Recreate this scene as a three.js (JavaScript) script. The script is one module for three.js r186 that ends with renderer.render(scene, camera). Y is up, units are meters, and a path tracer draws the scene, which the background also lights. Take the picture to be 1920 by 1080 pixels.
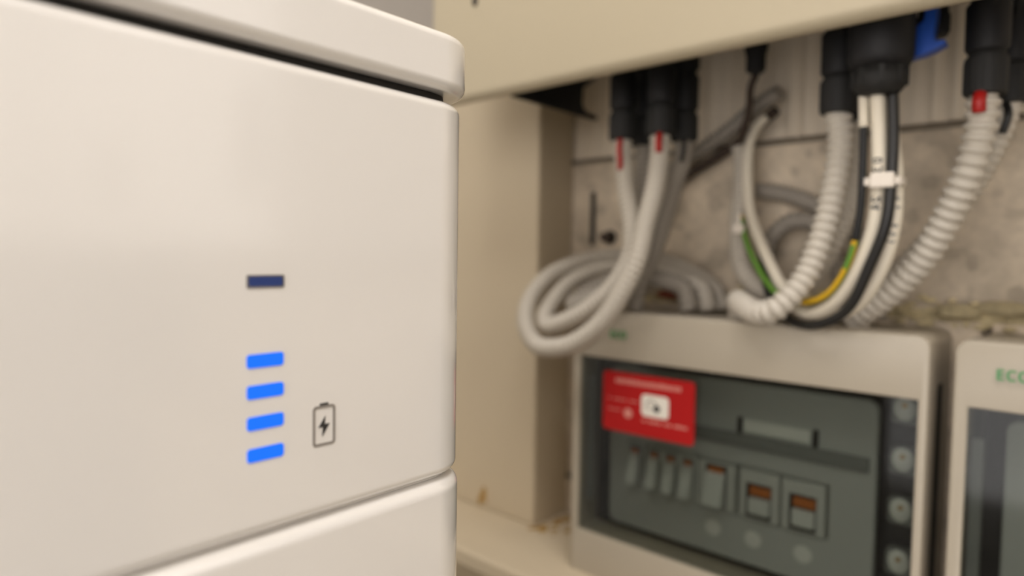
import * as THREE from 'three';
import { RoundedBoxGeometry } from 'three/addons/geometries/RoundedBoxGeometry.js';
import { RectAreaLightUniformsLib } from 'three/addons/lights/RectAreaLightUniformsLib.js';
import * as BufferGeometryUtils from 'three/addons/utils/BufferGeometryUtils.js';
import { FontLoader } from 'three/addons/loaders/FontLoader.js';
import { TextGeometry } from 'three/addons/geometries/TextGeometry.js';

// ---------------------------------------------------------------- camera, light, exposure
const renderer = new THREE.WebGLRenderer();
renderer.toneMapping = THREE.LinearToneMapping;
renderer.toneMappingExposure = 0.765;
renderer.shadowMap.enabled = true;
const scene = new THREE.Scene();
scene.background = new THREE.Color(0x000000);

const D2R = Math.PI / 180;
const camera = new THREE.PerspectiveCamera(47.047, 1920 / 1080, 0.02, 20);
camera.position.set(0, 0.95, 0.66);
camera.rotation.order = 'YXZ';
camera.rotation.set(-2.7434 * D2R, 41.838 * D2R, 0.8619 * D2R);
camera.focus = 0.273;
camera.userData.fStop = 4.1;
scene.add(camera);

RectAreaLightUniformsLib.init();
const LAMP_COLOR = new THREE.Color().setRGB(1.0, 0.965, 0.965);
const LAMPS = [   // x, z, width (x), length (z), intensity
  { x: -0.20, z: 1.10, w: 0.30, l: 0.45, i: 15.0 },
  { x: 0.42, z: 0.85, w: 0.40, l: 0.90, i: 14.0 },
];
const CEIL = 2.4;
for (const L of LAMPS) {
  const a = new THREE.RectAreaLight(LAMP_COLOR, L.i, L.w, L.l);
  a.position.set(L.x, CEIL - 0.062, L.z);
  a.rotation.x = -Math.PI / 2;
  a.castShadow = true;
  scene.add(a);
}

// added front fill light behind the viewer, shaped as a frosted glass door
const FILL_DOOR = { x: 0.10, y: 1.06, w: 1.10, h: 1.76, z: 2.25, i: 2.5 };
{
  const a = new THREE.RectAreaLight(LAMP_COLOR, FILL_DOOR.i, FILL_DOOR.w, FILL_DOOR.h);
  a.position.set(FILL_DOOR.x, FILL_DOOR.y, FILL_DOOR.z - 0.03); a.castShadow = true; scene.add(a);
}

// ---------------------------------------------------------------- helpers
let seed = 20240611;
function rnd() { seed = (seed * 1664525 + 1013904223) >>> 0; return seed / 4294967296; }
const rr = (a, b) => a + (b - a) * rnd();
const taken = {};
function numbered(n) { const k = taken[n] = (taken[n] ?? -1) + 1; return k ? n + '_' + String(k).padStart(3, '0') : n; }
function sh(o) { o.traverse(m => { if (m.isMesh) { m.castShadow = true; m.receiveShadow = true; } }); return o; }
function part(name, geo, mat, parent, label) {
  const m = new THREE.Mesh(geo, mat); m.name = name; m.castShadow = m.receiveShadow = true;
  if (label) m.userData.label = label;
  parent.add(m); return m;
}
function thing(name, label, category, [x, y, z] = [0, 0, 0], group) {
  const g = new THREE.Group(); g.name = numbered(name); g.position.set(x, y, z);
  g.userData = { label, category }; if (group) g.userData.group = group;
  scene.add(g); return g;
}
function single(name, geo, mat, label, category, pos = [0, 0, 0], group) {
  const m = new THREE.Mesh(geo, mat); m.name = numbered(name); m.position.set(...pos);
  m.castShadow = m.receiveShadow = true; m.userData = { label, category }; if (group) m.userData.group = group;
  scene.add(m); return m;
}
function struct(name, geo, mat, label, category, pos = [0, 0, 0]) {
  const m = new THREE.Mesh(geo, mat); m.name = name; m.position.set(...pos);
  m.castShadow = m.receiveShadow = true; m.userData = { kind: 'structure', label, category };
  scene.add(m); return m;
}
// box from min/max corners, uv in metres
function boxUV(g) {
  const p = g.attributes.position, n = g.attributes.normal, uv = new Float32Array(p.count * 2);
  for (let i = 0; i < p.count; i++) {
    const ax = Math.abs(n.getX(i)), ay = Math.abs(n.getY(i)), az = Math.abs(n.getZ(i));
    const [u, v] = az >= ax && az >= ay ? [p.getX(i), p.getY(i)] : ax >= ay ? [p.getZ(i), p.getY(i)] : [p.getX(i), p.getZ(i)];
    uv[2 * i] = u; uv[2 * i + 1] = v;
  }
  g.setAttribute('uv', new THREE.BufferAttribute(uv, 2)); return g;
}
function box(x0, x1, y0, y1, z0, z1, r = 0, seg = 2) {
  const g = r ? new RoundedBoxGeometry(x1 - x0, y1 - y0, z1 - z0, seg, r) : new THREE.BoxGeometry(x1 - x0, y1 - y0, z1 - z0);
  g.translate((x0 + x1) / 2, (y0 + y1) / 2, (z0 + z1) / 2);
  return boxUV(g);
}
function merge(list) { return BufferGeometryUtils.mergeGeometries(list.map(g => { const q = g.index ? g.toNonIndexed() : g; for (const k of Object.keys(q.attributes)) if (!['position', 'normal', 'uv'].includes(k)) q.deleteAttribute(k); return q; })); }
function rrect(x0, y0, x1, y1, r, target = new THREE.Shape()) {
  target.moveTo(x0 + r, y0); target.lineTo(x1 - r, y0); target.absarc(x1 - r, y0 + r, r, -Math.PI / 2, 0, false);
  target.lineTo(x1, y1 - r); target.absarc(x1 - r, y1 - r, r, 0, Math.PI / 2, false);
  target.lineTo(x0 + r, y1); target.absarc(x0 + r, y1 - r, r, Math.PI / 2, Math.PI, false);
  target.lineTo(x0, y0 + r); target.absarc(x0 + r, y0 + r, r, Math.PI, Math.PI * 1.5, false);
  return target;
}
const V = a => new THREE.Vector3(...a);
// swept tube; radius may ripple (corrugated conduit); closed at both ends
function sweep(points, radius, { pitch = 0, depth = 0, sides = 14, step = 0.004 } = {}) {
  const c = new THREE.CatmullRomCurve3(points.map(V), false, 'centripetal');
  c.arcLengthDivisions = 600;
  const L = c.getLength(), ds = pitch ? pitch / 6 : step, n = Math.max(6, Math.round(L / ds));
  const fr = c.computeFrenetFrames(n, false), pos = [], idx = [], uvs = [], P = new THREE.Vector3();
  for (let i = 0; i <= n; i++) {
    const s = i / n; c.getPointAt(s, P);
    const r = pitch ? radius - depth * (0.5 - 0.5 * Math.cos(2 * Math.PI * s * L / pitch)) : radius;
    for (let k = 0; k <= sides; k++) {
      const a = 2 * Math.PI * k / sides, ca = Math.cos(a) * r, sa = Math.sin(a) * r, N = fr.normals[i], B = fr.binormals[i];
      pos.push(P.x + ca * N.x + sa * B.x, P.y + ca * N.y + sa * B.y, P.z + ca * N.z + sa * B.z);
      uvs.push(s * L, k / sides);
    }
  }
  for (let i = 0; i < n; i++) for (let k = 0; k < sides; k++) {
    const a = i * (sides + 1) + k, b = a + sides + 1; idx.push(a, a + 1, b, b, a + 1, b + 1);
  }
  for (const [ring, flip] of [[0, false], [n, true]]) {
    const q = c.getPointAt(ring / n), ci = pos.length / 3; pos.push(q.x, q.y, q.z); uvs.push(ring / n * L, 0.5);
    for (let k = 0; k < sides; k++) { const a = ring * (sides + 1) + k; flip ? idx.push(ci, a, a + 1) : idx.push(ci, a + 1, a); }
  }
  const g = new THREE.BufferGeometry();
  g.setAttribute('position', new THREE.Float32BufferAttribute(pos, 3));
  g.setAttribute('uv', new THREE.Float32BufferAttribute(uvs, 2));
  g.setIndex(idx); g.computeVertexNormals();
  // make the face winding point outwards
  const nr = g.attributes.normal, P0 = c.getPointAt(0.5), mi = Math.round(n / 2) * (sides + 1);
  const out = new THREE.Vector3(pos[3 * mi] - P0.x, pos[3 * mi + 1] - P0.y, pos[3 * mi + 2] - P0.z);
  if (out.x * nr.getX(mi) + out.y * nr.getY(mi) + out.z * nr.getZ(mi) < 0) {
    for (let i = 0; i < idx.length; i += 3) [idx[i + 1], idx[i + 2]] = [idx[i + 2], idx[i + 1]];
    g.setIndex(idx); g.computeVertexNormals();
  }
  return g;
}

// value noise, tiling
function noiseField(n, cells, s) {
  let q = s >>> 0; const rd = () => { q = (q * 1664525 + 1013904223) >>> 0; return q / 4294967296; };
  const g = Float32Array.from({ length: cells * cells }, rd), o = new Float32Array(n * n), sm = t => t * t * (3 - 2 * t);
  for (let y = 0; y < n; y++) for (let x = 0; x < n; x++) {
    const fx = x / n * cells, fy = y / n * cells, ix = fx | 0, iy = fy | 0, tx = sm(fx - ix), ty = sm(fy - iy);
    const at = (a, b) => g[((b + cells) % cells) * cells + (a + cells) % cells];
    o[y * n + x] = (at(ix, iy) * (1 - tx) + at(ix + 1, iy) * tx) * (1 - ty) + (at(ix, iy + 1) * (1 - tx) + at(ix + 1, iy + 1) * tx) * ty;
  }
  return o;
}
function fbm(n, octs, s) {
  const o = new Float32Array(n * n); let w = 0;
  octs.forEach(([c, a], i) => { const f = noiseField(n, c, s + i * 77); for (let k = 0; k < o.length; k++) o[k] += f[k] * a; w += a; });
  for (let k = 0; k < o.length; k++) o[k] /= w; return o;
}
function tex(n, fn, srgb, rep) {
  const d = new Uint8Array(n * n * 4);
  for (let k = 0; k < n * n; k++) { const [r, g, b] = fn(k); d[4 * k] = r; d[4 * k + 1] = g; d[4 * k + 2] = b; d[4 * k + 3] = 255; }
  const t = new THREE.DataTexture(d, n, n); t.wrapS = t.wrapT = THREE.RepeatWrapping; t.magFilter = THREE.LinearFilter; t.minFilter = THREE.LinearMipmapLinearFilter; t.generateMipmaps = true;
  if (srgb) t.colorSpace = THREE.SRGBColorSpace;
  t.repeat.set(rep, rep); t.needsUpdate = true; return t;
}
const cl = v => Math.max(0, Math.min(255, v));

// ---------------------------------------------------------------- materials
const std = (hex, roughness, o = {}) => new THREE.MeshStandardMaterial({ color: hex, roughness, ...o });
const phys = (hex, roughness, o = {}) => new THREE.MeshPhysicalMaterial({ color: hex, roughness, ...o });

const N = 512;
const fineA = fbm(N, [[8, 1], [24, .8], [64, .6], [160, .5]], 11), coarseA = fbm(N, [[3, 1], [7, .6], [15, .3]], 23), pits = fbm(N, [[28, 1], [60, .4]], 37);
const concreteMap = tex(N, k => {
  const v = 0.95 + 0.22 * (coarseA[k] - .5) + 0.16 * (fineA[k] - .5) * 2, pit = pits[k] > .66 ? 1 - Math.min(.12, (pits[k] - .66) * 1.2) : 1;
  return [cl(222 * v * pit), cl(206 * v * pit), cl(182 * v * pit)];
}, true, 1 / 0.45);
const concreteBump = tex(N, k => { const v = 150 + 90 * (fineA[k] - .5) * 2 - (pits[k] > .74 ? (pits[k] - .74) * 500 : 0); return [cl(v), cl(v), cl(v)]; }, false, 1 / 0.45);
const paintBump = tex(N, k => { const v = 128 + 100 * (fineA[k] - .5); return [v, v, v]; }, false, 1 / 0.12);
const mortarMap = tex(N, k => { const v = 0.98 + 0.3 * (fineA[k] - .5) * 2 + .2 * (coarseA[k] - .5); return [cl(214 * v), cl(198 * v), cl(156 * v)]; }, true, 1 / 0.12);

const M = {
  batteryWhite: phys(0xefebe5, 0.18, { ior: 1.75, clearcoat: 1, clearcoatRoughness: 0.10 }),
  gapBlack: std(0x17130f, 0.7),
  led: new THREE.MeshStandardMaterial({ color: 0x00060f, roughness: 0.8, emissive: new THREE.Color().setRGB(0.0, 0.17, 1.0), emissiveIntensity: 1.35 }),
  ledOff: phys(0x223a78, 0.5),
  ledRim: std(0x6f6a64, 0.5),
  print: std(0x8f8880, 0.6), printDark: std(0x2c2a28, 0.6),
  inverter: std(0xb5a98f, 0.55, { bumpMap: paintBump, bumpScale: 0.00006 }),
  blackAndShade: std(0x0b0a0d, 0.6),
  blackPlastic: phys(0x0a090c, 0.65), nutPlastic: phys(0x191816, 0.7),
  blue: phys(0x1b4fb0, 0.4),
  block: std(0xffffff, 0.95, { map: concreteMap, bumpMap: concreteBump, bumpScale: 0.0012 }),
  blockBrightened: std(0xeee1cc, 0.95, { bumpMap: concreteBump, bumpScale: 0.0008 }),  // fluted blocks: colour raised to make up for weak light under the inverter
  blockShaded: std(0xa39c93, 0.95, { bumpMap: concreteBump, bumpScale: 0.0006 }),  // blocks left of the pilaster: shade painted in as a darker colour
  mortar: std(0xffffff, 0.98, { map: mortarMap, bumpMap: concreteBump, bumpScale: 0.002 }),
  joint: std(0x857a6a, 0.98),
  brickRed: std(0x8a4a34, 0.95),
  post: std(0xcabba0, 0.7, { bumpMap: paintBump, bumpScale: 0.0001 }),
  rust: std(0xa5803f, 0.95),
  floor: std(0x9a948a, 0.85, { bumpMap: concreteBump, bumpScale: 0.0006 }),
  roomWhite: std(0xf2efe9, 0.9), added_dado: std(0x5f5a53, 0.85),
  enclosure: phys(0xb1a795, 0.42), enclosureDark: std(0x54504a, 0.6),
  smoke: phys(0xd6d8d5, 0.08, { transmission: 1, thickness: 0, ior: 1.28 }),
  cavity: std(0x161514, 0.7), plate: std(0xb9bbb6, 0.55), plateDark: std(0x7d7f7c, 0.6),
  breaker: std(0xc9cac4, 0.5), slotBlack: std(0x161414, 0.7), toggle: std(0xd4d6d0, 0.45), orange: std(0xc06a22, 0.5),
  sticker: std(0xe6e7e0, 0.6), brass: std(0xb08a55, 0.35, { metalness: 0.8 }),
  red: std(0xb00403, 0.9), signWhite: std(0xefe9dc, 0.5), signPale: std(0xd98d80, 0.5), signBlack: std(0x222222, 0.6),
  green: std(0x4f9159, 0.5),
  conduit: phys(0xc6beb0, 0.45), conduitDim: phys(0xa0988c, 0.5),  // the second is a darker copy, dimness painted in for conduits at the back
  cableWhite: phys(0xe0d6c2, 0.5), cableBlack: phys(0x171615, 0.4), wireRed: phys(0xa8150f, 0.45), sleeveBlack: std(0x121212, 0.6),
  tie: phys(0xe2d8ca, 0.4), brownWire: std(0x3a2c22, 0.6),
  lampShell: std(0xdcdcdc, 0.5), lampGlow: new THREE.MeshStandardMaterial({ color: 0xffffff, roughness: 0.6, emissive: LAMP_COLOR, emissiveIntensity: 1.6 }),
};

// ---------------------------------------------------------------- room shell
const RX0 = -1.3, RX1 = 1.25, RZ1 = 2.25, T = 0.15;
struct('floor', box(RX0 - T, RX1 + T, -0.15, 0, -T - .1, RZ1 + T), M.floor, 'grey concrete floor of the utility room', 'floor');
struct('ceiling', box(RX0 - T, RX1 + T, CEIL, CEIL + 0.15, -T - .1, RZ1 + T), M.roomWhite, 'white painted ceiling over the equipment', 'ceiling');
struct('wall_left', box(RX0 - T, RX0, 0, CEIL, -T, RZ1 + T), M.roomWhite, 'plain pale wall behind the white battery stack', 'wall');
struct('wall_front', box(RX0, RX1, 0, CEIL, RZ1, RZ1 + T), M.roomWhite, 'plain pale wall behind the viewer', 'wall');
const wallR = struct('wall_right', box(RX1, RX1 + T, 0.955, CEIL, -T, RZ1 + T), M.roomWhite, 'pale wall with an added dark lower band facing the battery', 'wall');
part('added_dado', box(RX1 - 0.004, RX1 + T, 0, 0.955, -T, RZ1 + T), M.added_dado, wallR);  // dark band added to cut low fill and give the battery's reflection a step

// back wall of large blocks with raked joints
const wallB = struct('wall_back', box(RX0, RX1, 0, CEIL, -T - .1, -0.007), M.joint, 'rough grey block wall with raked joints behind the cables', 'wall');
{
  const ys = [0, 0.215, 0.445, 0.675, 0.905, 1.067, 1.467, 1.867, 2.4], LEN = 0.9, cache = {};
  const jt = 0.003;
  for (let r = 0; r < ys.length - 1; r++) {
    const y0 = ys[r] + jt, y1 = ys[r + 1] - jt, x00 = r % 2 ? -1.87 : -1.42;
    const ends = []; for (let x = x00; x < RX1 + LEN; x += LEN) ends.push(x);
    if (r === 5) ends.splice(0, ends.length, RX0, -0.60, -0.07, 0.83, 1.73);
    for (let e = 0; e < ends.length - 1; e++) {
      const xa = Math.max(RX0, ends[e]) + jt, xb = Math.min(RX1, ends[e + 1]) - jt; if (xb - xa < 0.02) continue;
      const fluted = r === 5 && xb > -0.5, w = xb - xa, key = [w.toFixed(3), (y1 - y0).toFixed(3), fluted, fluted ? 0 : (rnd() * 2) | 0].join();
      if (!cache[key]) {
        if (fluted) {
          const s = new THREE.Shape(); s.moveTo(0, 0.02); s.lineTo(w, 0.02);
          const n = Math.round(w / 0.0035);
          for (let i = n; i >= 0; i--) s.lineTo(w * i / n, i === 0 || i === n ? 0.001 : 0.0030 - 0.0029 * Math.sin(2 * Math.PI * i * 0.0035 / 0.0150) * (0.65 + 0.35 * Math.sin(i * 0.37)));
          const g = new THREE.ExtrudeGeometry(s, { depth: y1 - y0, bevelEnabled: false }); g.rotateX(Math.PI / 2); g.translate(0, y1 - y0, 0);
          g.scale(1, 1, -1); const ix = g.index; // mirror flips winding: rebuild below
          const q = g.toNonIndexed ? (g.index ? g.toNonIndexed() : g) : g, p = q.attributes.position;
          for (let i = 0; i < p.count; i += 3) for (const c of ['X', 'Y', 'Z']) { const a = p['get' + c](i + 1), b = p['get' + c](i + 2); p['set' + c](i + 1, b); p['set' + c](i + 2, a); }
          q.computeVertexNormals(); cache[key] = boxUV(q);
        } else cache[key] = box(0, w, 0, y1 - y0, -0.02, 0, 0.003, 1);
      }
      const b = part('block', cache[key], fluted ? M.blockBrightened : r >= 5 && xb < -0.4 ? M.blockShaded : M.block, wallB); b.position.set(xa, y0, fluted ? 0 : rr(-0.001, 0.0005));
    }
  }
}
// crumbling bed joint on top of which the boards hang
{
  const strip = (x0, x1, y, h, d, name) => {
    const nx = Math.round((x1 - x0) / 0.006), na = 9, g = new THREE.PlaneGeometry(1, 1, nx, na), p = g.attributes.position;
    for (let i = 0; i < p.count; i++) {
      const u = p.getX(i) + .5, v = p.getY(i) + .5, a = v * Math.PI, k = ((u * 900 | 0) % N) + (((v * 180) | 0) % N) * N;
      const nz = 0.55 + 1.0 * fineA[(k * 3) % (N * N)] * pits[k] * 1.7;
      p.setXYZ(i, x0 + u * (x1 - x0), y - Math.cos(a) * h * (0.75 + 0.5 * pits[k]), Math.sin(a) * d * nz - 0.004);
    }
    g.computeVertexNormals(); part(name, boxUV(g), M.mortar, wallB);
  };
  strip(-0.49, 0.5, 0.909, 0.012, 0.0035, 'mortar_bed');
  { // crumbs of loose mortar along the bed
    const list = [];
    for (let i = 0; i < 260; i++) { const g = new THREE.IcosahedronGeometry(rr(0.0012, 0.0045), 0); g.rotateX(rr(0, 6)); g.rotateY(rr(0, 6)); g.scale(rr(0.8, 1.9), rr(0.6, 1.1), 0.8); g.translate(rr(-0.48, 0.4), 0.909 + rr(-0.012, 0.012), rr(0, 0.004)); list.push(g); }
    const c = part('mortar_crumbs', boxUV(merge(list)), M.mortar, wallB); c.userData.kind = 'stuff';
  }
  const chip = (x, y, z, sx, sy, sz, m) => {
    const g = new THREE.IcosahedronGeometry(1, 1), p = g.attributes.position;
    for (let i = 0; i < p.count; i++) { const h = Math.sin(p.getX(i) * 12.9 + p.getY(i) * 78.2 + p.getZ(i) * 37.7 + x * 50) * 43758.5, f = 0.8 + 0.3 * (h - Math.floor(h)); p.setXYZ(i, p.getX(i) * f * sx, p.getY(i) * f * sy, p.getZ(i) * f * sz); }
    g.computeVertexNormals(); const c = part('brick_fragment', g, m, wallB); c.position.set(x, y, z);
  };
  chip(-0.466, 0.918, 0.004, 0.018, 0.006, 0.008, std(0x4a2a20, 0.95));
  chip(-0.398, 0.915, 0.006, 0.011, 0.008, 0.008, std(0x6b2a20, 0.95));
  chip(-0.347, 0.911, 0.008, 0.024, 0.007, 0.010, M.brickRed);
  chip(-0.06, 0.914, 0.008, 0.020, 0.006, 0.008, M.mortar);
  chip(-0.09, 0.910, 0.012, 0.016, 0.007, 0.009, M.mortar);
  chip(-0.025, 0.912, 0.010, 0.026, 0.007, 0.010, M.mortar);
}
// painted pilaster and ledge at the corner
const post = struct('trim_1', box(-0.66, -0.493, 0.63, CEIL, 0, 0.065, 0.003, 2), M.post, 'cream painted pilaster between the battery and the consumer unit', 'pilaster');
const ledge = struct('baseboard_back', merge([box(-1.2, RX1, 0.610, 0.63, 0, 0.166, 0.004, 2), box(-1.2, RX1, 0, 0.612, 0, 0.09)]), M.post, 'cream painted ledge under the pilaster with rust stains', 'ledge');
{ // stain flecks where the pilaster meets the ledge
  const fl = (x, y, z, r, parent, up) => { const g = new THREE.IcosahedronGeometry(r, 2), p = g.attributes.position; for (let i = 0; i < p.count; i++) { const f = 0.75 + 0.5 * fineA[(Math.abs(Math.round(p.getX(i) * 41000 + p.getY(i) * 23000 + p.getZ(i) * 67000 + x * 9000)) * 131) % (N * N)]; p.setXYZ(i, p.getX(i) * f, p.getY(i) * f, p.getZ(i) * f); } g.scale(1, up ? 1.3 : 0.06, up ? 0.05 : 1); g.computeVertexNormals(); const m = part('rust_stain', g, M.rust, parent); m.position.set(x, y, z); };
  for (let i = 0; i < 22; i++) fl(rr(-0.495, -0.455), 0.630, rr(0.01, 0.072), rr(0.002, 0.006), ledge);
  for (let i = 0; i < 7; i++) fl(rr(-0.586, -0.572), rr(0.634, 0.655), 0.065, rr(0.002, 0.005), post, true);
}
// strap and stub on the wall
{
  const s = thing('wall_strap', 'short black steel strap fixed upright on the block wall', 'strap', [-0.461, 0.965, 0]);
  part('bar', box(-0.003, 0.003, 0, 0.063, 0, 0.003, 0.001), M.blackAndShade, s);
  for (const y of [0.006, 0.057]) { const g = new THREE.CylinderGeometry(0.002, 0.002, 0.0014, 10); g.rotateX(Math.PI / 2); g.translate(0, y, 0.0036); part('screw', g, M.gapBlack, s); }
  const st = thing('wall_anchor', 'dark stub of a bolt sticking out of the block wall', 'anchor', [-0.436, 0.974, 0]);
  const g = new THREE.CylinderGeometry(0.0055, 0.0065, 0.016, 12); g.rotateX(Math.PI / 2); g.translate(0, 0, 0.008); part('bolt', g, M.brownWire, st);
  const w = new THREE.TorusGeometry(0.0065, 0.002, 8, 16); w.translate(0, 0, 0.002); part('washer', w, M.blackAndShade, st);
}

// ---------------------------------------------------------------- battery stack
const FX = -0.192, BX0 = -0.522, BZ0 = 0.4662, BZ1 = 1.066;
function slab(y0, y1, grow, R, f, seg = 6) {   // rounded plan outline, edges filleted with radius f, exact normals
  const x0 = BX0 - grow, x1 = FX + grow, z0 = BZ0 - grow, z1 = BZ1 + grow, out = [], A = 16;
  for (const [cx, cz, a0] of [[x1 - R, z1 - R, 0], [x0 + R, z1 - R, 90], [x0 + R, z0 + R, 180], [x1 - R, z0 + R, 270]])
    for (let i = 0; i <= A; i++) { const a = (a0 + 90 * i / A) * D2R; out.push([cx + (R - f) * Math.cos(a), cz + (R - f) * Math.sin(a), Math.cos(a), Math.sin(a)]); }
  const rows = [];
  for (let i = 0; i <= seg; i++) { const t = (-90 + 90 * i / seg) * D2R; rows.push([y0 + f + f * Math.sin(t), Math.cos(t), Math.sin(t)]); }
  for (let i = 0; i <= seg; i++) { const t = 90 * i / seg * D2R; rows.push([y1 - f + f * Math.sin(t), Math.cos(t), Math.sin(t)]); }
  const pos = [], nor = [], idx = [], n = out.length, uv = [];
  for (const [y, c, sn] of rows) for (let k = 0; k <= n; k++) { const [x, z, nx, nz] = out[k % n]; pos.push(x + nx * f * c, y, z + nz * f * c); nor.push(nx * c, sn, nz * c); uv.push(x + z, y); }
  for (let r = 0; r < rows.length - 1; r++) for (let k = 0; k < n; k++) { const a = r * (n + 1) + k, b = a + n + 1; idx.push(a, b, a + 1, a + 1, b, b + 1); }
  for (const [r, up] of [[0, -1], [rows.length - 1, 1]]) {
    const c = pos.length / 3; pos.push((x0 + x1) / 2, rows[r][0], (z0 + z1) / 2); nor.push(0, up, 0); uv.push(0, 0);
    for (let k = 0; k < n; k++) { const a = r * (n + 1) + k; up > 0 ? idx.push(c, a + 1, a) : idx.push(c, a, a + 1); }
  }
  const g = new THREE.BufferGeometry();
  g.setAttribute('position', new THREE.Float32BufferAttribute(pos, 3)); g.setAttribute('normal', new THREE.Float32BufferAttribute(nor, 3)); g.setAttribute('uv', new THREE.Float32BufferAttribute(uv, 2)); g.setIndex(idx);
  return g;
}
{
  const lid = thing('battery_controller', 'shallow glossy white controller unit capping the battery stack', 'battery');
  part('shell', slab(1.01342, 1.0355, 0.0018, 0.0220, 0.0038), M.batteryWhite, lid);
  part('spacer', slab(1.01012, 1.0133, -0.0060, 0.0165, 0.0004, 2), M.gapBlack, lid, 'dark recessed strip under the unit');

  const mod = thing('battery_module', 'glossy white battery module with four blue light bars', 'battery');
  part('shell', slab(0.86222, 1.01, 0, 0.0210, 0.0040, 8), M.batteryWhite, mod);
  const bar = (y, z0, z1, h, m, name) => {
    const s = rrect(-(z1 - z0) / 2, -h / 2, (z1 - z0) / 2, h / 2, h * 0.24);
    const g = new THREE.ExtrudeGeometry(s, { depth: 0.0003, bevelEnabled: false, curveSegments: 6 }); g.rotateY(Math.PI / 2);
    const b = part(name, g, m, mod); b.position.set(FX, y, (z0 + z1) / 2); return b;
  };
  for (const y of [0.91682, 0.90728, 0.89762, 0.88778]) bar(y, 0.55332, 0.56532, 0.0042, M.led, 'light_bar');
  const off = bar(0.94118, 0.55356, 0.56472, 0.0030, M.ledOff, 'status_light'); off.userData.label = 'unlit navy status light';
  { const s = rrect(-0.0061, -0.0020, 0.0061, 0.0020, 0.0005); s.holes.push(rrect(-0.0056, -0.0015, 0.0056, 0.0015, 0.0004, new THREE.Path()));
    const g = new THREE.ExtrudeGeometry(s, { depth: 0.0003, bevelEnabled: false }); g.rotateY(Math.PI / 2); part('rim', g, M.ledRim, off); }
  // printed battery symbol
  const ic = new THREE.Group(); ic.name = 'battery_symbol'; ic.position.set(FX, 0.88592, 0.53868); ic.rotation.y = Math.PI / 2; ic.scale.set(0.6, 0.6, 0.6); mod.add(ic);
  const flat = (s, name, m, d = 0.0004) => part(name, new THREE.ExtrudeGeometry(s, { depth: d, bevelEnabled: false, curveSegments: 8 }), m, ic);
  const o = rrect(-0.0071, 0, 0.0071, 0.0226, 0.0022); o.holes.push(rrect(-0.0056, 0.0015, 0.0056, 0.0211, 0.0011, new THREE.Path())); flat(o, 'outline', M.print);
  flat(rrect(-0.0027, 0.0226, 0.0027, 0.0239, 0.0005), 'cap', M.printDark);
  const b = new THREE.Shape(); b.moveTo(0.0008, 0.0166); b.lineTo(-0.0036, 0.0104); b.lineTo(-0.0007, 0.0104); b.lineTo(-0.0012, 0.0052); b.lineTo(0.0034, 0.0120); b.lineTo(0.0004, 0.0120); b.closePath();
  flat(b, 'bolt', M.printDark);

  const low = thing('battery_module', 'lower white battery module with wide rounded upper edge', 'battery');
  part('shell', slab(0.7125, 0.86096, 0.0009, 0.0220, 0.0054, 8), M.batteryWhite, low);
  part('spacer', slab(0.86096, 0.86216, -0.0040, 0.0180, 0.0003, 2), M.batteryWhite, low);
  const plinth = thing('battery_plinth', 'white plinth standing on the floor under the battery modules', 'plinth');
  part('shell', slab(0.09, 0.7120, 0.0009, 0.0220, 0.0054, 6), M.batteryWhite, plinth);
  part('foot', slab(0.0, 0.0895, -0.010, 0.018, 0.003, 2), M.gapBlack, plinth);
}

// ---------------------------------------------------------------- inverter on the wall
{
  const inv = thing('inverter', 'large cream metal inverter cabinet hung on the block wall', 'inverter');
  part('front_cover', box(-0.531, 0.115, 1.1025, 1.62, 0.1835, 0.200, 0.0082, 5), M.inverter, inv);
  part('housing', box(-0.525, 0.11, 1.205, 1.615, 0.0, 0.1845, 0.004), M.inverter, inv);
  part('side_shroud', box(-0.527, -0.4320, 1.158, 1.21, 0.045, 0.1855, 0.003), M.inverter, inv);
  // inner plate with a hooked foot; its deep shade is painted black
  const s = new THREE.Shape(); // x -> Z, y -> Y
  s.moveTo(0.1838, 1.1028); s.lineTo(0.045, 1.1028); s.absarc(0.045, 1.1054, 0.0026, -Math.PI / 2, Math.PI / 2, true); s.lineTo(0.060, 1.1082);
  s.quadraticCurveTo(0.0705, 1.110, 0.0708, 1.118); s.lineTo(0.0692, 1.134); s.lineTo(0.0525, 1.1434); s.lineTo(0.035, 1.157); s.lineTo(0.030, 1.206); s.lineTo(0.1838, 1.206); s.closePath();
  const g = new THREE.ExtrudeGeometry(s, { depth: 0.003, bevelEnabled: false, curveSegments: 8 }); g.rotateY(-Math.PI / 2); g.translate(-0.4287, 0, 0);
  part('inner_plate', g, M.blackAndShade, inv, 'inner side plate with hooked foot, its deep shade painted black');
  part('underside', box(-0.42, 0.11, 1.200, 1.206, 0.004, 0.183), M.blackAndShade, inv);
  const h = new THREE.CylinderGeometry(0.0035, 0.0035, 0.003, 16); h.scale(1, 1, 1.6); h.rotateX(Math.PI / 2); h.translate(-0.4652, 1.1965, 0.1992);
  part('fixing_hole', h, M.gapBlack, inv);
}

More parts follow.
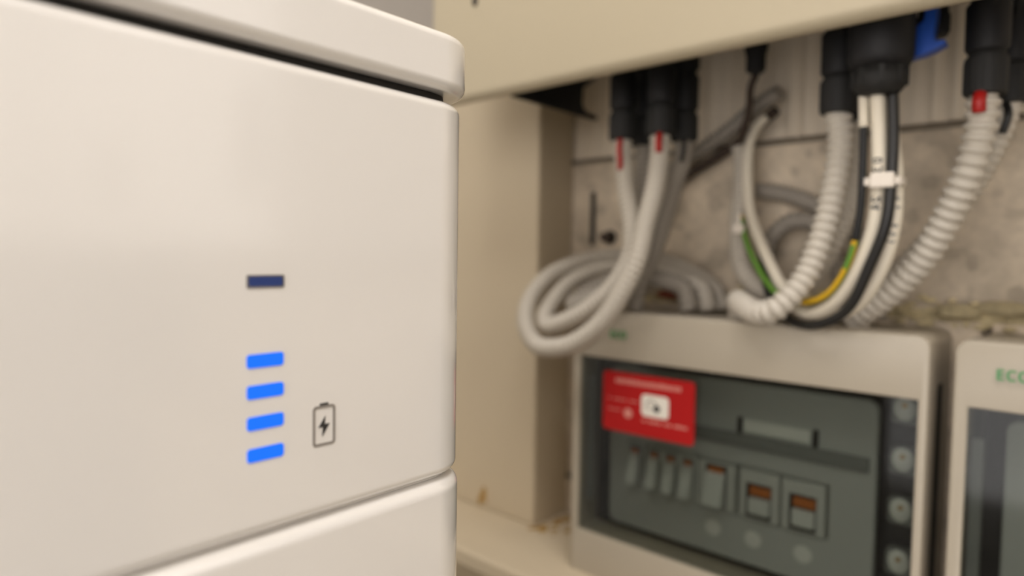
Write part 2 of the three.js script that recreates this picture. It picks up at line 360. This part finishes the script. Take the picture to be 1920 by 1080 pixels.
// ---------------------------------------------------------------- connectors under the inverter
const lathe = (pts, seg = 22) => new THREE.LatheGeometry(pts.map(([r, y]) => new THREE.Vector2(r, y)), seg);
function connector(label, x, z, y = 1.0612) {
  const g = thing('conduit_connector', label, 'connector', [x, y, z], 'black connectors under the inverter');
  const R = 0.0125;
  part('gland_nut', lathe([[0, 0], [R - .0015, 0], [R, .0015], [R * 1.0, .024], [R - .002, .0265], [R - .0022, .029], [0, .029]]), M.nutPlastic, g);
  for (let k = 0; k < 12; k++) { const a = k * Math.PI / 6; const b = new RoundedBoxGeometry(.0016, .020, .0016, 1, .0006); b.translate(0, .0125, R - .0004); b.rotateY(a); part('grip_rib', b, M.nutPlastic, g); }
  part('body', lathe([[0, .027], [R - .003, .027], [R + .0001, .031], [R + .0003, .059], [R - .0022, .0615], [R - .0022, .0655], [R + .0003, .068], [R + .0003, .092], [R - .001, .1385], [0, .1385]]), M.blackPlastic, g);
  for (const a of [0.35, 1.05]) { const b = new RoundedBoxGeometry(.003, .032, .002, 2, .0008); b.translate(0, .072, R - .0004); b.rotateY(a); part('latch', b, M.nutPlastic, g); }
  return g;
}
connector('black connector nearest the battery in the front row, red wire below', -0.346, 0.12);
connector('black connector nearest the battery, in the back row behind the red wire', -0.3465, 0.08);
connector('second black connector from the battery, front row, short red wire below', -0.3055, 0.12);
connector('second black connector from the battery, back row, short black wire below', -0.303, 0.08);
connector('black front connector just left of the big cable plug', -0.156, 0.12);
connector('black back connector half hidden behind the big cable plug', -0.153, 0.08);
connector('black front connector at the right with a red wire end', -0.0645, 0.12);
connector('black back connector at the far right with a black wire end', -0.0555, 0.08);
{
  const p = thing('cable_plug', 'big black cable plug with white and black cables below', 'plug', [-0.121, 1.063, 0.150]);
  part('gland', lathe([[0, .001], [.009, .001], [.0125, .002], [.0158, .006], [.0168, .010], [.0172, .019], [0, .019]], 28), M.nutPlastic, p);
  part('body', lathe([[0, .017], [.0172, .018], [.0202, .0245], [.0206, .030], [.0206, .085], [.0200, .1365], [0, .1365]], 28), M.blackPlastic, p);
  for (let k = 0; k < 8; k++) { const b = new RoundedBoxGeometry(.004, .012, .0015, 1, .0006); b.translate(0, .0125, .0168); b.rotateY(k * Math.PI / 4 + .3); part('grip_rib', b, M.nutPlastic, p); }
  const d = thing('lever_plug', 'black plug with bright blue locking lever', 'plug', [-0.0975, 1.096, 0.112]);
  part('body', lathe([[0, .012], [.009, .012], [.0105, .015], [.0105, .026], [.0092, .028], [.0092, .034], [.0105, .036], [.0105, .1058], [0, .1058]]), M.blackPlastic, d);
  const s = new THREE.Shape(); s.moveTo(-0.013, -0.0055); s.quadraticCurveTo(0.004, -0.005, 0.0155, 0.0015); s.lineTo(0.0150, 0.0032); s.lineTo(0.0078, 0.0036); s.lineTo(0.0068, 0.0100); s.lineTo(0.0085, 0.030); s.lineTo(0.0065, 0.044); s.lineTo(0.0015, 0.044); s.lineTo(0.0005, 0.022); s.lineTo(-0.013, 0.0115); s.closePath();
  const g = new THREE.ExtrudeGeometry(s, { depth: 0.010, bevelEnabled: true, bevelSize: .0008, bevelThickness: .0008, bevelSegments: 2 }); g.scale(0.8, 0.85, 1); g.translate(-0.0015, 0, 0.0105);
  part('lever', g, M.blue, d, 'blue locking lever');
  const q = thing('small_plug', 'small black tapered plug with thin brown cable', 'plug', [-0.236, 1.1145, 0.08]);
  part('body', lathe([[0, 0], [.0070, 0], [.0082, .0015], [.0084, .014], [.0100, .020], [.0104, .0865], [0, .0865]]), M.blackPlastic, q);
  part('strain_relief', lathe([[0, -.004], [.0028, -.004], [.0034, .001], [0, .001]], 12), M.nutPlastic, q);
}

// ---------------------------------------------------------------- cables and conduits
const C = {
  A: [[-0.346, 1.064, 0.120], [-0.344, 1.043, 0.120], [-0.339, 1.012, 0.121], [-0.331, 0.982, 0.124], [-0.329, 0.953, 0.128], [-0.344, 0.925, 0.1305], [-0.370, 0.9015, 0.1322], [-0.400, 0.886, 0.1322], [-0.426, 0.879, 0.128], [-0.440, 0.888, 0.115], [-0.443, 0.906, 0.094], [-0.437, 0.923, 0.075], [-0.418, 0.936, 0.056], [-0.388, 0.942, 0.047], [-0.354, 0.940, 0.043], [-0.323, 0.931, 0.042], [-0.299, 0.921, 0.042], [-0.292, 0.899, 0.042]],
  B: [[-0.306, 1.064, 0.120], [-0.304, 1.044, 0.123], [-0.304, 1.014, 0.130], [-0.308, 0.981, 0.138], [-0.311, 0.947, 0.147], [-0.322, 0.919, 0.153], [-0.339, 0.893, 0.156], [-0.366, 0.871, 0.158], [-0.394, 0.862, 0.156], [-0.424, 0.862, 0.149], [-0.450, 0.880, 0.135], [-0.463, 0.905, 0.112], [-0.459, 0.930, 0.083], [-0.438, 0.946, 0.050], [-0.404, 0.952, 0.028], [-0.362, 0.949, 0.019], [-0.324, 0.936, 0.018], [-0.294, 0.918, 0.020], [-0.285, 0.899, 0.022]],
  A2: [[-0.3465, 1.064, 0.080], [-0.345, 1.042, 0.082], [-0.342, 1.010, 0.090], [-0.338, 0.978, 0.100], [-0.340, 0.944, 0.107], [-0.356, 0.920, 0.109], [-0.384, 0.9095, 0.107], [-0.408, 0.900, 0.101], [-0.418, 0.899, 0.094], [-0.422, 0.903, 0.087], [-0.418, 0.909, 0.081], [-0.408, 0.916, 0.076], [-0.388, 0.925, 0.070], [-0.362, 0.932, 0.065], [-0.330, 0.928, 0.063], [-0.309, 0.921, 0.062], [-0.302, 0.899, 0.062]],
  B2: [[-0.303, 1.064, 0.080], [-0.304, 1.046, 0.080], [-0.310, 1.024, 0.081], [-0.318, 0.994, 0.083], [-0.326, 0.966, 0.085], [-0.335, 0.942, 0.087], [-0.344, 0.922, 0.088], [-0.348, 0.899, 0.088]],
  C: [[-0.156, 1.064, 0.120], [-0.153, 1.042, 0.120], [-0.155, 1.010, 0.122], [-0.161, 0.970, 0.127], [-0.171, 0.937, 0.133], [-0.182, 0.920, 0.138], [-0.192, 0.911, 0.139], [-0.207, 0.908, 0.133], [-0.223, 0.911, 0.117], [-0.236, 0.914, 0.100], [-0.241, 0.912, 0.088], [-0.243, 0.899, 0.082]],
  C2: [[-0.153, 1.064, 0.080], [-0.153, 1.031, 0.080], [-0.155, 0.997, 0.084], [-0.164, 0.967, 0.090], [-0.177, 0.945, 0.084], [-0.192, 0.930, 0.074], [-0.212, 0.920, 0.065], [-0.236, 0.924, 0.058], [-0.256, 0.945, 0.050], [-0.264, 0.985, 0.040], [-0.265, 1.020, 0.032], [-0.266, 1.045, 0.031], [-0.268, 1.060, 0.032]],
  D: [[-0.065, 1.064, 0.120], [-0.066, 1.040, 0.120], [-0.071, 1.016, 0.117], [-0.083, 0.985, 0.108], [-0.100, 0.953, 0.097], [-0.124, 0.925, 0.085], [-0.147, 0.906, 0.073], [-0.152, 0.899, 0.068]],
  D2: [[-0.0555, 1.064, 0.080], [-0.061, 1.042, 0.078], [-0.073, 1.013, 0.074], [-0.092, 0.979, 0.068], [-0.114, 0.951, 0.060], [-0.137, 0.924, 0.052], [-0.154, 0.908, 0.045], [-0.158, 0.899, 0.042]],
  rear1: [[-0.257, 1.018, 0.012], [-0.231, 1.013, 0.012], [-0.201, 1.001, 0.012], [-0.174, 0.981, 0.013], [-0.155, 0.955, 0.014], [-0.146, 0.927, 0.016], [-0.146, 0.899, 0.018]],
  rear2: [[-0.223, 0.899, 0.030], [-0.235, 0.924, 0.026], [-0.242, 0.949, 0.024], [-0.238, 0.972, 0.022], [-0.222, 0.986, 0.022], [-0.201, 0.985, 0.022], [-0.188, 0.970, 0.024], [-0.180, 0.950, 0.027], [-0.175, 0.931, 0.026], [-0.177, 0.899, 0.030]],
  diag: [[-0.236, 1.090, 0.030], [-0.249, 1.083, 0.024], [-0.277, 1.069, 0.012], [-0.305, 1.053, 0.010], [-0.332, 1.040, 0.010], [-0.357, 1.026, 0.010]],
  diag2: [[-0.233, 1.106, 0.031], [-0.252, 1.099, 0.027], [-0.280, 1.084, 0.017], [-0.308, 1.069, 0.012], [-0.336, 1.055, 0.011], [-0.362, 1.040, 0.010]],
  white1: [[-0.122, 1.065, 0.150], [-0.120, 1.035, 0.150], [-0.119, 1.005, 0.150], [-0.122, 0.973, 0.147], [-0.135, 0.939, 0.140], [-0.152, 0.917, 0.131], [-0.173, 0.9085, 0.119], [-0.198, 0.924, 0.097], [-0.224, 0.958, 0.077], [-0.245, 0.995, 0.060], [-0.252, 1.030, 0.052], [-0.254, 1.061, 0.044], [-0.250, 1.075, 0.040], [-0.243, 1.084, 0.036]],
  black: [[-0.1125, 1.0645, 0.1500], [-0.1105, 1.034, 0.152], [-0.1105, 1.004, 0.1535], [-0.1125, 0.976, 0.1535], [-0.1225, 0.948, 0.1485], [-0.139, 0.914, 0.1405], [-0.161, 0.9015, 0.1345], [-0.183, 0.9015, 0.120], [-0.207, 0.913, 0.099], [-0.219, 0.934, 0.086], [-0.229, 0.955, 0.068], [-0.236, 0.968, 0.055]],
  white2: [[-0.117, 1.065, 0.140], [-0.113, 1.036, 0.141], [-0.1095, 1.005, 0.1425], [-0.110, 0.976, 0.141], [-0.117, 0.947, 0.136], [-0.134, 0.919, 0.126], [-0.156, 0.906, 0.114], [-0.168, 0.899, 0.104]],
  earth: [[-0.1305, 1.065, 0.1505], [-0.1292, 1.043, 0.152], [-0.1282, 1.005, 0.154], [-0.129, 0.984, 0.153], [-0.132, 0.965, 0.1505], [-0.139, 0.944, 0.146], [-0.152, 0.926, 0.139], [-0.171, 0.918, 0.127], [-0.194, 0.9195, 0.114], [-0.216, 0.934, 0.096], [-0.232, 0.953, 0.084], [-0.243, 0.970, 0.074], [-0.252, 0.990, 0.064]],
  plugwire: [[-0.236, 1.112, 0.080], [-0.241, 1.103, 0.077], [-0.247, 1.083, 0.066], [-0.259, 1.060, 0.056]],
};
const CON = { pitch: 0.0056, depth: 0.0021, sides: 16 };
const GRP = 'corrugated conduits below the inverter';
const conduit = (k, label, m = M.conduit, r = 0.0096, o = CON) => single('corrugated_conduit', sweep(C[k], r, o), m, label, 'conduit', [0, 0, 0], GRP);
conduit('B', 'pale corrugated conduit in front, the outermost loop of the coil beside the pilaster');
conduit('A', 'pale corrugated conduit under the first red wire, looping inside the outer coil');
conduit('A2', 'pale corrugated conduit at the back, the innermost loop of the left coil', M.conduitDim);
conduit('B2', 'grey corrugated conduit slanting behind the left bundle under a black wire', M.conduitDim);
conduit('C', 'white ribbed conduit hanging left of the white power cables', M.conduit, 0.0100, { pitch: 0.0070, depth: 0.0024, sides: 18 });
conduit('C2', 'pale conduit looping back up the wall behind the power cables', M.conduit);
conduit('D', 'thick white ribbed conduit sweeping down from the far right connector', M.conduit, 0.0106, { pitch: 0.0076, depth: 0.0030, sides: 18 });
conduit('D2', 'white ribbed conduit half hidden behind the far right one', M.conduit, 0.0096, { pitch: 0.0058, depth: 0.0016, sides: 16 });
conduit('diag2', 'pale smooth conduit slanting across the wall above its modelled dark shadow', M.conduitDim, 0.0078);
conduit('rear1', 'dim grey conduit arching high against the wall', M.conduitDim, 0.0085);
conduit('rear2', 'dim grey conduit forming a round arch against the wall', M.conduitDim, 0.0085);

// power cables with printed marks
function cableMarks(L, marks) {
  const cv = document.createElement('canvas'); cv.width = 2048; cv.height = 128; const c = cv.getContext('2d');
  c.fillStyle = '#e0d6c2'; c.fillRect(0, 0, 2048, 128); c.fillStyle = '#26282c'; c.font = 'bold 40px sans-serif'; c.textAlign = 'center'; c.textBaseline = 'middle';
  for (const [s, t] of marks) for (let row = 0; row < 3; row++) { c.save(); c.translate(s / L * 2048, row * 43 + 21); c.fillText(t, 0, 0); c.restore(); }
  const t = new THREE.CanvasTexture(cv); t.colorSpace = THREE.SRGBColorSpace; t.wrapS = t.wrapT = THREE.RepeatWrapping; t.repeat.set(1 / L, 1);
  return phys(0xffffff, 0.5, { map: t });
}
const PG = 'power cables below the big plug';
single('power_cable', sweep(C.white1, 0.0048, { sides: 16, step: 0.003 }), cableMarks(0.42, [[0.046, '0'], [0.052, '3'], [0.057, 'Z'], [0.072, '2'], [0.077, '4']]), 'thick white power cable in front, looping down from the big plug', 'cable', [0, 0, 0], PG);
single('power_cable', sweep(C.black, 0.0036, { sides: 14, step: 0.003 }), M.cableBlack, 'black power cable between the two white ones', 'cable', [0, 0, 0], PG);
single('power_cable', sweep(C.white2, 0.0044, { sides: 16, step: 0.003 }), cableMarks(0.22, [[0.072, 'R'], [0.078, '2'], [0.090, '8'], [0.096, '0'], [0.101, '3']]), 'thin white power cable behind the black one, printed with dark characters', 'cable', [0, 0, 0], PG);
{
  const L = 0.30, cv = document.createElement('canvas'); cv.width = 1024; cv.height = 64; const c = cv.getContext('2d');
  for (const [a, b, m, n] of [[0, .104, '#d0a614', '#5d8a2c'], [.104, .122, '#5d8a2c', '#d0a614'], [.122, .205, '#d0a614', '#5d8a2c'], [.205, .32, '#5d8a2c', '#d0a614']]) {
    c.fillStyle = m; c.fillRect(a / L * 1024, 0, (b - a) / L * 1024 + 1, 64); c.fillStyle = n; c.fillRect(a / L * 1024, 24, (b - a) / L * 1024 + 1, 10);
  }
  const t = new THREE.CanvasTexture(cv); t.colorSpace = THREE.SRGBColorSpace; t.wrapS = t.wrapT = THREE.RepeatWrapping; t.repeat.set(1 / L, 1);
  const w = thing('earth_wire', 'yellow and green earth wire with a black sleeve beside the white cable', 'wire');
  part('core', sweep(C.earth, 0.0024, { sides: 12, step: 0.003 }), phys(0xffffff, 0.45, { map: t }), w);
  part('sleeve', sweep(C.earth.slice(0, 5), 0.0027, { sides: 12, step: 0.003 }), M.sleeveBlack, w, 'black sleeve');
  part('ferrule', sweep(C.earth.slice(0, 2), 0.0032, { sides: 12, step: 0.003 }), M.cableWhite, w, 'white sleeve end');
}
single('shadow_tube', sweep(C.diag, 0.0048, { sides: 12 }), M.brownWire, 'dark brown tube standing in for the shadow under the slanting conduit', 'cable');  // dark tube stands in for the shadow of the conduit above it
single('thin_cable', sweep(C.plugwire, 0.0034, { sides: 10 }), M.brownWire, 'thin brown cable dropping from the small plug', 'cable');
{
  const w = (name, pts, r, m, label) => single(name, sweep(pts, r, { sides: 10, step: 0.002 }), m, label, 'wire', [0, 0, 0], 'wire ends at the connectors');
  w('wire_end', [[-0.3435, 1.0640, 0.126], [-0.342, 1.053, 0.131], [-0.341, 1.042, 0.131], [-0.343, 1.033, 0.127]], 0.0027, M.wireRed, 'red wire end under the connector nearest the battery');
  w('wire_end', [[-0.3025, 1.0640, 0.126], [-0.300, 1.054, 0.1325], [-0.301, 1.045, 0.130]], 0.0032, M.wireRed, 'short red wire end under the second front connector');
  w('wire_end', [[-0.300, 1.0640, 0.086], [-0.297, 1.053, 0.0915], [-0.300, 1.041, 0.0895]], 0.0022, M.cableBlack, 'short black wire end under the second back connector');
  w('wire_end', [[-0.0660, 1.0640, 0.126], [-0.066, 1.055, 0.1325], [-0.066, 1.049, 0.1305]], 0.0040, M.wireRed, 'thick red wire end under the right front connector');
  w('wire_end', [[-0.057, 1.0640, 0.086], [-0.054, 1.052, 0.0915], [-0.057, 1.040, 0.0905]], 0.0024, M.cableBlack, 'black wire end under the far right back connector');
  const t = thing('cable_tie', 'white cable tie with square head around the power cables', 'cable tie', [-0.1165, 1.000, 0.1485]);
  const ring = new THREE.Shape(); rrect(-0.0145, -0.0125, 0.0125, 0.0075, 0.005, ring); ring.holes.push(rrect(-0.0135, -0.0115, 0.0115, 0.0065, 0.0045, new THREE.Path()));
  const g = new THREE.ExtrudeGeometry(ring, { depth: 0.005, bevelEnabled: false, curveSegments: 8 }); g.rotateX(Math.PI / 2); g.scale(1, 1, 1); g.translate(0, 0.0075, 0);
  // the ring lies flat; its depth axis is -Z after the turn
  g.rotateY(0); part('strap', g, M.tie, t);
  part('head', box(-0.006, 0.009, 0, 0.0105, 0.0060, 0.0115, 0.0015), M.tie, t);
  const t2 = thing('cable_tie', 'small pale cable tie end on the looped cables near the wall', 'cable tie', [-0.2500, 0.978, 0.070]);
  part('head', box(-0.005, 0.005, -0.004, 0.004, 0, 0.006, 0.0012), M.tie, t2);
  part('tail', box(-0.0015, 0.0015, 0.003, 0.014, 0.002, 0.0032, 0.0005), M.tie, t2);
}

// ---------------------------------------------------------------- distribution boards
const font = await new FontLoader().loadAsync('fonts/droid/droid_sans_bold.typeface.json');
const GREEN_TEXT = new TextGeometry('ECO', { font, size: 0.0074, depth: 0.0004, curveSegments: 4, bevelEnabled: false }); GREEN_TEXT.scale(0.95, 1, 1);
const BY = 0.575;
function board(x0, label, first) {      // local origin: lower left back corner; width 0.313, top at 0.322
  const g = thing('consumer_unit', label, 'fuse box', [x0, BY, 0], 'consumer units side by side on the wall');
  const W = 0.3108, H = 0.3225, wx0 = 0.0068, wx1 = 0.3065, wy0 = 0.6715 - BY, wy1 = 0.8535 - BY;
  // back box
  const bs = rrect(0.004, 0.004, W - 0.004, H - 0.003, 0.008); bs.holes.push(rrect(0.008, 0.008, W - 0.008, H - 0.007, 0.006, new THREE.Path()));
  part('back_box', new THREE.ExtrudeGeometry(bs, { depth: 0.078, bevelEnabled: false, curveSegments: 6 }), M.enclosure, g);
  part('back_panel', box(0.006, W - 0.006, 0.006, H - 0.005, 0, 0.004), M.cavity, g);
  // cover with the door opening
  const cs = rrect(0.002, 0.002, W - 0.002, H - 0.002, 0.007); cs.holes.push(rrect(wx0, wy0, wx1, wy1, 0.001, new THREE.Path()));
  const cg = new THREE.ExtrudeGeometry(cs, { depth: 0.033, bevelEnabled: true, bevelThickness: 0.0022, bevelSize: 0.002, bevelSegments: 3, curveSegments: 8 }); cg.translate(0, 0, 0.0826);
  part('cover', BufferGeometryUtils.toCreasedNormals(cg, 0.6), M.enclosure, g);
  part('lower_lip', box(0.01, W - 0.01, 0.012, 0.018, 0.117, 0.1215, 0.001), M.enclosure, g);
  // lining of the opening
  const ls = rrect(wx0 - .001, wy0 - .001, wx1 + .001, wy1 + .001, 0.001); ls.holes.push(rrect(wx0 + 0.0012, wy0 + 0.0012, wx1 - 0.0012, wy1 - 0.0012, 0.001, new THREE.Path()));
  const lg = new THREE.ExtrudeGeometry(ls, { depth: 0.075, bevelEnabled: false }); lg.translate(0, 0, 0.040); part('opening_lining', lg, M.cavity, g);
  // smoked door
  const dr = part('door', box(wx0 + 0.0014, wx1 - 0.0014, wy0 + 0.0014, wy1 - 0.0014, 0.1135, 0.1165), M.smoke, g, 'smoked transparent door');
  part('hinge', box(wx0 + 0.003, wx0 + 0.011, wy0 + 0.03, wy1 - 0.025, 0.099, 0.107, 0.002), M.plateDark, dr);
  // inner cover plate with slot for breakers
  const px0 = 0.030, px1 = 0.272, py0 = 0.6815 - BY, py1 = 0.8400 - BY, ps = rrect(px0, py0, px1, py1, 0.007);
  if (first) ps.holes.push(rrect(0.0485, 0.7195 - BY, 0.2415, 0.7685 - BY, 0.0015, new THREE.Path()));
  const pg = new THREE.ExtrudeGeometry(ps, { depth: 0.006, bevelEnabled: true, bevelThickness: 0.002, bevelSize: 0.002, bevelSegments: 2, curveSegments: 6 }); pg.translate(0, 0, 0.082);
  const plate = part('inner_plate', pg, M.plate, g);
  if (first) {
    part('shaded_step', box(px0 + 0.004, px1 - 0.003, 0.7840 - BY, 0.7960 - BY, 0.0895, 0.0925, 0.001), M.plateDark, plate);  // darker colour stands in for shade on the turned face of the step
    part('label_holder', box(0.168, 0.2245, 0.7985 - BY, 0.8095 - BY, 0.0895, 0.092, 0.001), M.sticker, plate, 'pale label strip');
    for (const x of [0.1625, 0.2265]) part('holder_clip', box(x, x + 0.004, 0.7965 - BY, 0.811 - BY, 0.0895, 0.093, 0.0008), M.slotBlack, plate);
    for (const x of [-0.258, -0.2208, -0.1786]) { const c = new THREE.CylinderGeometry(0.0075, 0.0075, 0.0006, 24); c.rotateX(Math.PI / 2); c.translate(x - x0, 0.7042 - BY, 0.0905); part('round_sticker', c, M.sticker, plate); }
  }
  // terminal column at the right side of the opening
  const rail = part('terminal_rail', box(0.2795, 0.3035, wy0 + 0.003, wy1 - 0.004, 0.070, 0.076), M.slotBlack, g);
  for (const y of first ? [0.8385, 0.7995, 0.7605, 0.7205, 0.690] : [0.8385, 0.70]) {
    part('terminal_block', box(0.2820, 0.3020, y - BY - 0.012, y - BY + 0.009, 0.076, 0.092, 0.004, 3), M.plateDark, rail);
    const c = new THREE.SphereGeometry(0.0075, 16, 10); c.scale(1, 1.25, 0.5); c.translate(0.292, y - BY + 0.001, 0.0925); part('terminal_cap', c, M.sticker, rail);
    const s = new THREE.CylinderGeometry(0.0018, 0.0018, 0.002, 12); s.rotateX(Math.PI / 2); s.translate(0.2925, y - BY + 0.004, 0.0962); part('terminal_screw', s, M.brass, rail);
  }
  if (!first) { // door latch seen through the smoked door at the left
    part('latch_frame', box(0.006, 0.0155, 0.8075 - BY, 0.8275 - BY, 0.098, 0.103, 0.001), M.cavity, g);
    part('latch_bolt', box(0.0075, 0.0125, 0.8115 - BY, 0.8235 - BY, 0.103, 0.106, 0.001), M.enclosureDark, g);
  }
  const tx = part('lettering', GREEN_TEXT, M.green, g, 'green lettering'); tx.position.set(first ? 0.0445 : 0.0230, 0.8728 - BY, 0.1198);
  return g;
}
const BX = -0.400;
board(BX, 'beige consumer unit with red warning sign behind its smoked door', true);
board(-0.0745, 'beige consumer unit at the right edge, cut off by the frame', false);

// circuit breakers in the first board
function breaker(x, w, label, kind) {
  const g = thing('circuit_breaker', label, 'circuit breaker', [x, 0.744, 0.050], 'circuit breakers in the left board');
  part('body', box(-w / 2, w / 2, -0.040, 0.040, 0, 0.0285, 0.001), M.breaker, g);
  part('nose', box(-w / 2 + .0003, w / 2 - .0003, -0.0215, 0.0215, 0.0285, 0.042, 0.001), M.breaker, g);
  const n = kind === 'triple' ? 3 : 1, pw = w / n;
  for (let i = 0; i < n; i++) {
    const cx = -w / 2 + pw * (i + 0.5), tw = kind === 'wide' ? 0.016 : kind === 'flat' ? 0.017 : 0.0085;
    if (kind === 'flat') {
      part('window', box(cx - 0.0110, cx + 0.0110, -0.0195, 0.0105, 0.0415, 0.0424), M.slotBlack, g);
      part('flag', box(cx - 0.0075, cx + 0.0105, 0.0005, 0.0085, 0.042, 0.0435, 0.0005), M.orange, g);
      part('toggle', box(cx - 0.0075, cx + 0.0105, -0.0150, -0.0010, 0.042, 0.047, 0.001), M.toggle, g);
    } else {
      part('window', box(cx - tw / 2 - 0.002, cx + tw / 2 + 0.002, -0.0195, 0.0195, 0.0415, 0.0424), kind === 'triple' ? M.plateDark : M.slotBlack, g);
      const s = new THREE.Shape(); s.moveTo(-0.0165, 0); s.lineTo(-0.0145, 0.010); s.lineTo(0.010, 0.003); s.lineTo(0.014, 0); s.closePath();
      const e = new THREE.ExtrudeGeometry(s, { depth: tw, bevelEnabled: true, bevelSize: .0006, bevelThickness: .0006, bevelSegments: 2 });
      e.rotateZ(Math.PI / 2); e.rotateY(Math.PI / 2);
      e.computeBoundingBox(); const b = e.boundingBox; e.translate(cx - (b.min.x + b.max.x) / 2, -0.002 - (b.min.y + b.max.y) / 2, 0.0422 - b.min.z);
      part('toggle', e, M.toggle, g);
      part('flag', box(cx - tw / 2 + .001, cx + tw / 2 - .001, 0.0125, 0.0175, 0.0424, 0.0440, 0.0005), M.orange, g);
    }
  }
  return g;
}
breaker(-0.3400, 0.0176, 'single pole circuit breaker at the hinge side under the red sign', 'single');
breaker(-0.3010, 0.0535, 'three pole circuit breaker with linked toggles below the red sign', 'triple');
breaker(-0.2555, 0.0355, 'wide residual current breaker with big pale toggle in dark window', 'wide');
breaker(-0.2165, 0.0355, 'breaker with flat toggle and orange flag beside the wide toggle', 'flat');
breaker(-0.1795, 0.0355, 'rightmost breaker with flat toggle and orange flag', 'flat');

// red warning sign stuck on the smoked door
{
  const s = thing('warning_sign', 'red warning sign with white picture square stuck on the smoked door', 'sign', [-0.3628, 0.7822, 0.1166]);
  s.rotation.z = 0.008;
  const sheet = rrect(0, 0, 0.0968, 0.0575, 0.004);
  part('sheet', new THREE.ExtrudeGeometry(sheet, { depth: 0.0005, bevelEnabled: false, curveSegments: 6 }), M.red, s);
  const bit = (x0, x1, y0, y1, m, name, r = 0.0006, z = 0.0005) => part(name, new THREE.ExtrudeGeometry(rrect(x0, y0, x1, y1, Math.min(r, (x1 - x0) / 2.1, (y1 - y0) / 2.1)), { depth: 0.0001, bevelEnabled: false, curveSegments: 4 }).translate(0, 0, z), m, s);
  const line = (x0, x1, y, h, m) => { const list = []; let x = x0; while (x < x1) { const w = rr(0.0012, 0.0026), hh = h * rr(0.75, 1); if (rnd() > 0.12) list.push(new THREE.ExtrudeGeometry(rrect(x, y, Math.min(x1, x + w), y + hh, 0.0003), { depth: 0.0001, bevelEnabled: false, curveSegments: 2 }).translate(0, 0, 0.0005)); x += w + 0.0007; } part('print_line', merge(list), m, s); };
  line(0.014, 0.088, 0.0470, 0.0052, M.signPale);
  line(0.006, 0.040, 0.0305, 0.0016, M.signPale);
  line(0.006, 0.022, 0.0200, 0.0014, M.signPale);
  line(0.044, 0.090, 0.0135, 0.0030, M.signPale);
  bit(0.0430, 0.0715, 0.0195, 0.0400, M.signWhite, 'picture_square', 0.004);
  const c = new THREE.CylinderGeometry(0.0046, 0.0046, 0.0001, 20); c.rotateX(Math.PI / 2); c.translate(0.0285, 0.0190, 0.00055); part('white_dot', c, M.signPale, s);
  const t = new THREE.TorusGeometry(0.0048, 0.0007, 6, 18, 4.2); t.scale(1, 1, .15); t.translate(0.0535, 0.0300, 0.0007); part('picture_mark', t, M.print, s);
  const b = new THREE.CylinderGeometry(0.0036, 0.0036, 0.0001, 16); b.rotateX(Math.PI / 2); b.translate(0.0590, 0.0278, 0.00066); part('picture_mark', b, M.signBlack, s);
}

// unseen white cabinet added beside the boards to be mirrored in the battery front
{
  const g = thing('reflection_cabinet', 'unseen tall white cabinet added for its reflection, to the right of the consumer units', 'cabinet', [0.30, 0.955, 0]);
  part('carcass', box(0, 0.90, 0, 1.0, 0, 0.27, 0.003), M.roomWhite, g);
  for (const x of [0.002, 0.452]) { const d = part('cabinet_door', box(x, x + 0.446, 0.002, 0.998, 0.271, 0.289, 0.002), M.roomWhite, g); part('handle', box(x ? x + 0.03 : x + 0.40, x ? x + 0.04 : x + 0.41, 0.06, 0.18, 0.289, 0.31, 0.003), M.print, d); }
}

// ---------------------------------------------------------------- ceiling lamps
LAMPS.forEach((L, i) => {
  const g = thing('ceiling_lamp', i ? 'second flat ceiling lamp panel, towards the right wall' : 'flat ceiling lamp panel above the viewer', 'lamp', [L.x, CEIL, L.z], 'ceiling lamp panels');
  const f = new THREE.Shape(); rrect(-L.w / 2 - 0.02, -L.l / 2 - 0.02, L.w / 2 + 0.02, L.l / 2 + 0.02, 0.006, f);
  const e = new THREE.ExtrudeGeometry(f, { depth: 0.05, bevelEnabled: false }); e.rotateX(Math.PI / 2); part('housing', e, M.lampShell, g);
  part('diffuser', box(-L.w / 2, L.w / 2, -0.057, -0.050, -L.l / 2, L.l / 2), M.lampGlow, g);
});

{
  const d = FILL_DOOR, x0 = d.x - d.w / 2, x1 = d.x + d.w / 2, y0 = d.y - d.h / 2, y1 = d.y + d.h / 2;
  const o = rrect(x0 - 0.09, 0.001, x1 + 0.09, y1 + 0.09, 0.004); o.holes.push(rrect(x0, y0, x1, y1, 0.002, new THREE.Path()));
  const e = new THREE.ExtrudeGeometry(o, { depth: 0.04, bevelEnabled: false }); e.translate(0, 0, d.z - 0.0405);
  const m = struct('door_1', e, M.roomWhite, 'unseen white door added behind the viewer, its glowing pane gives front fill', 'door');
  part('pane', box(x0, x1, y0, y1, d.z - 0.022, d.z - 0.014), M.lampGlow, m);
}

renderer.render(scene, camera);
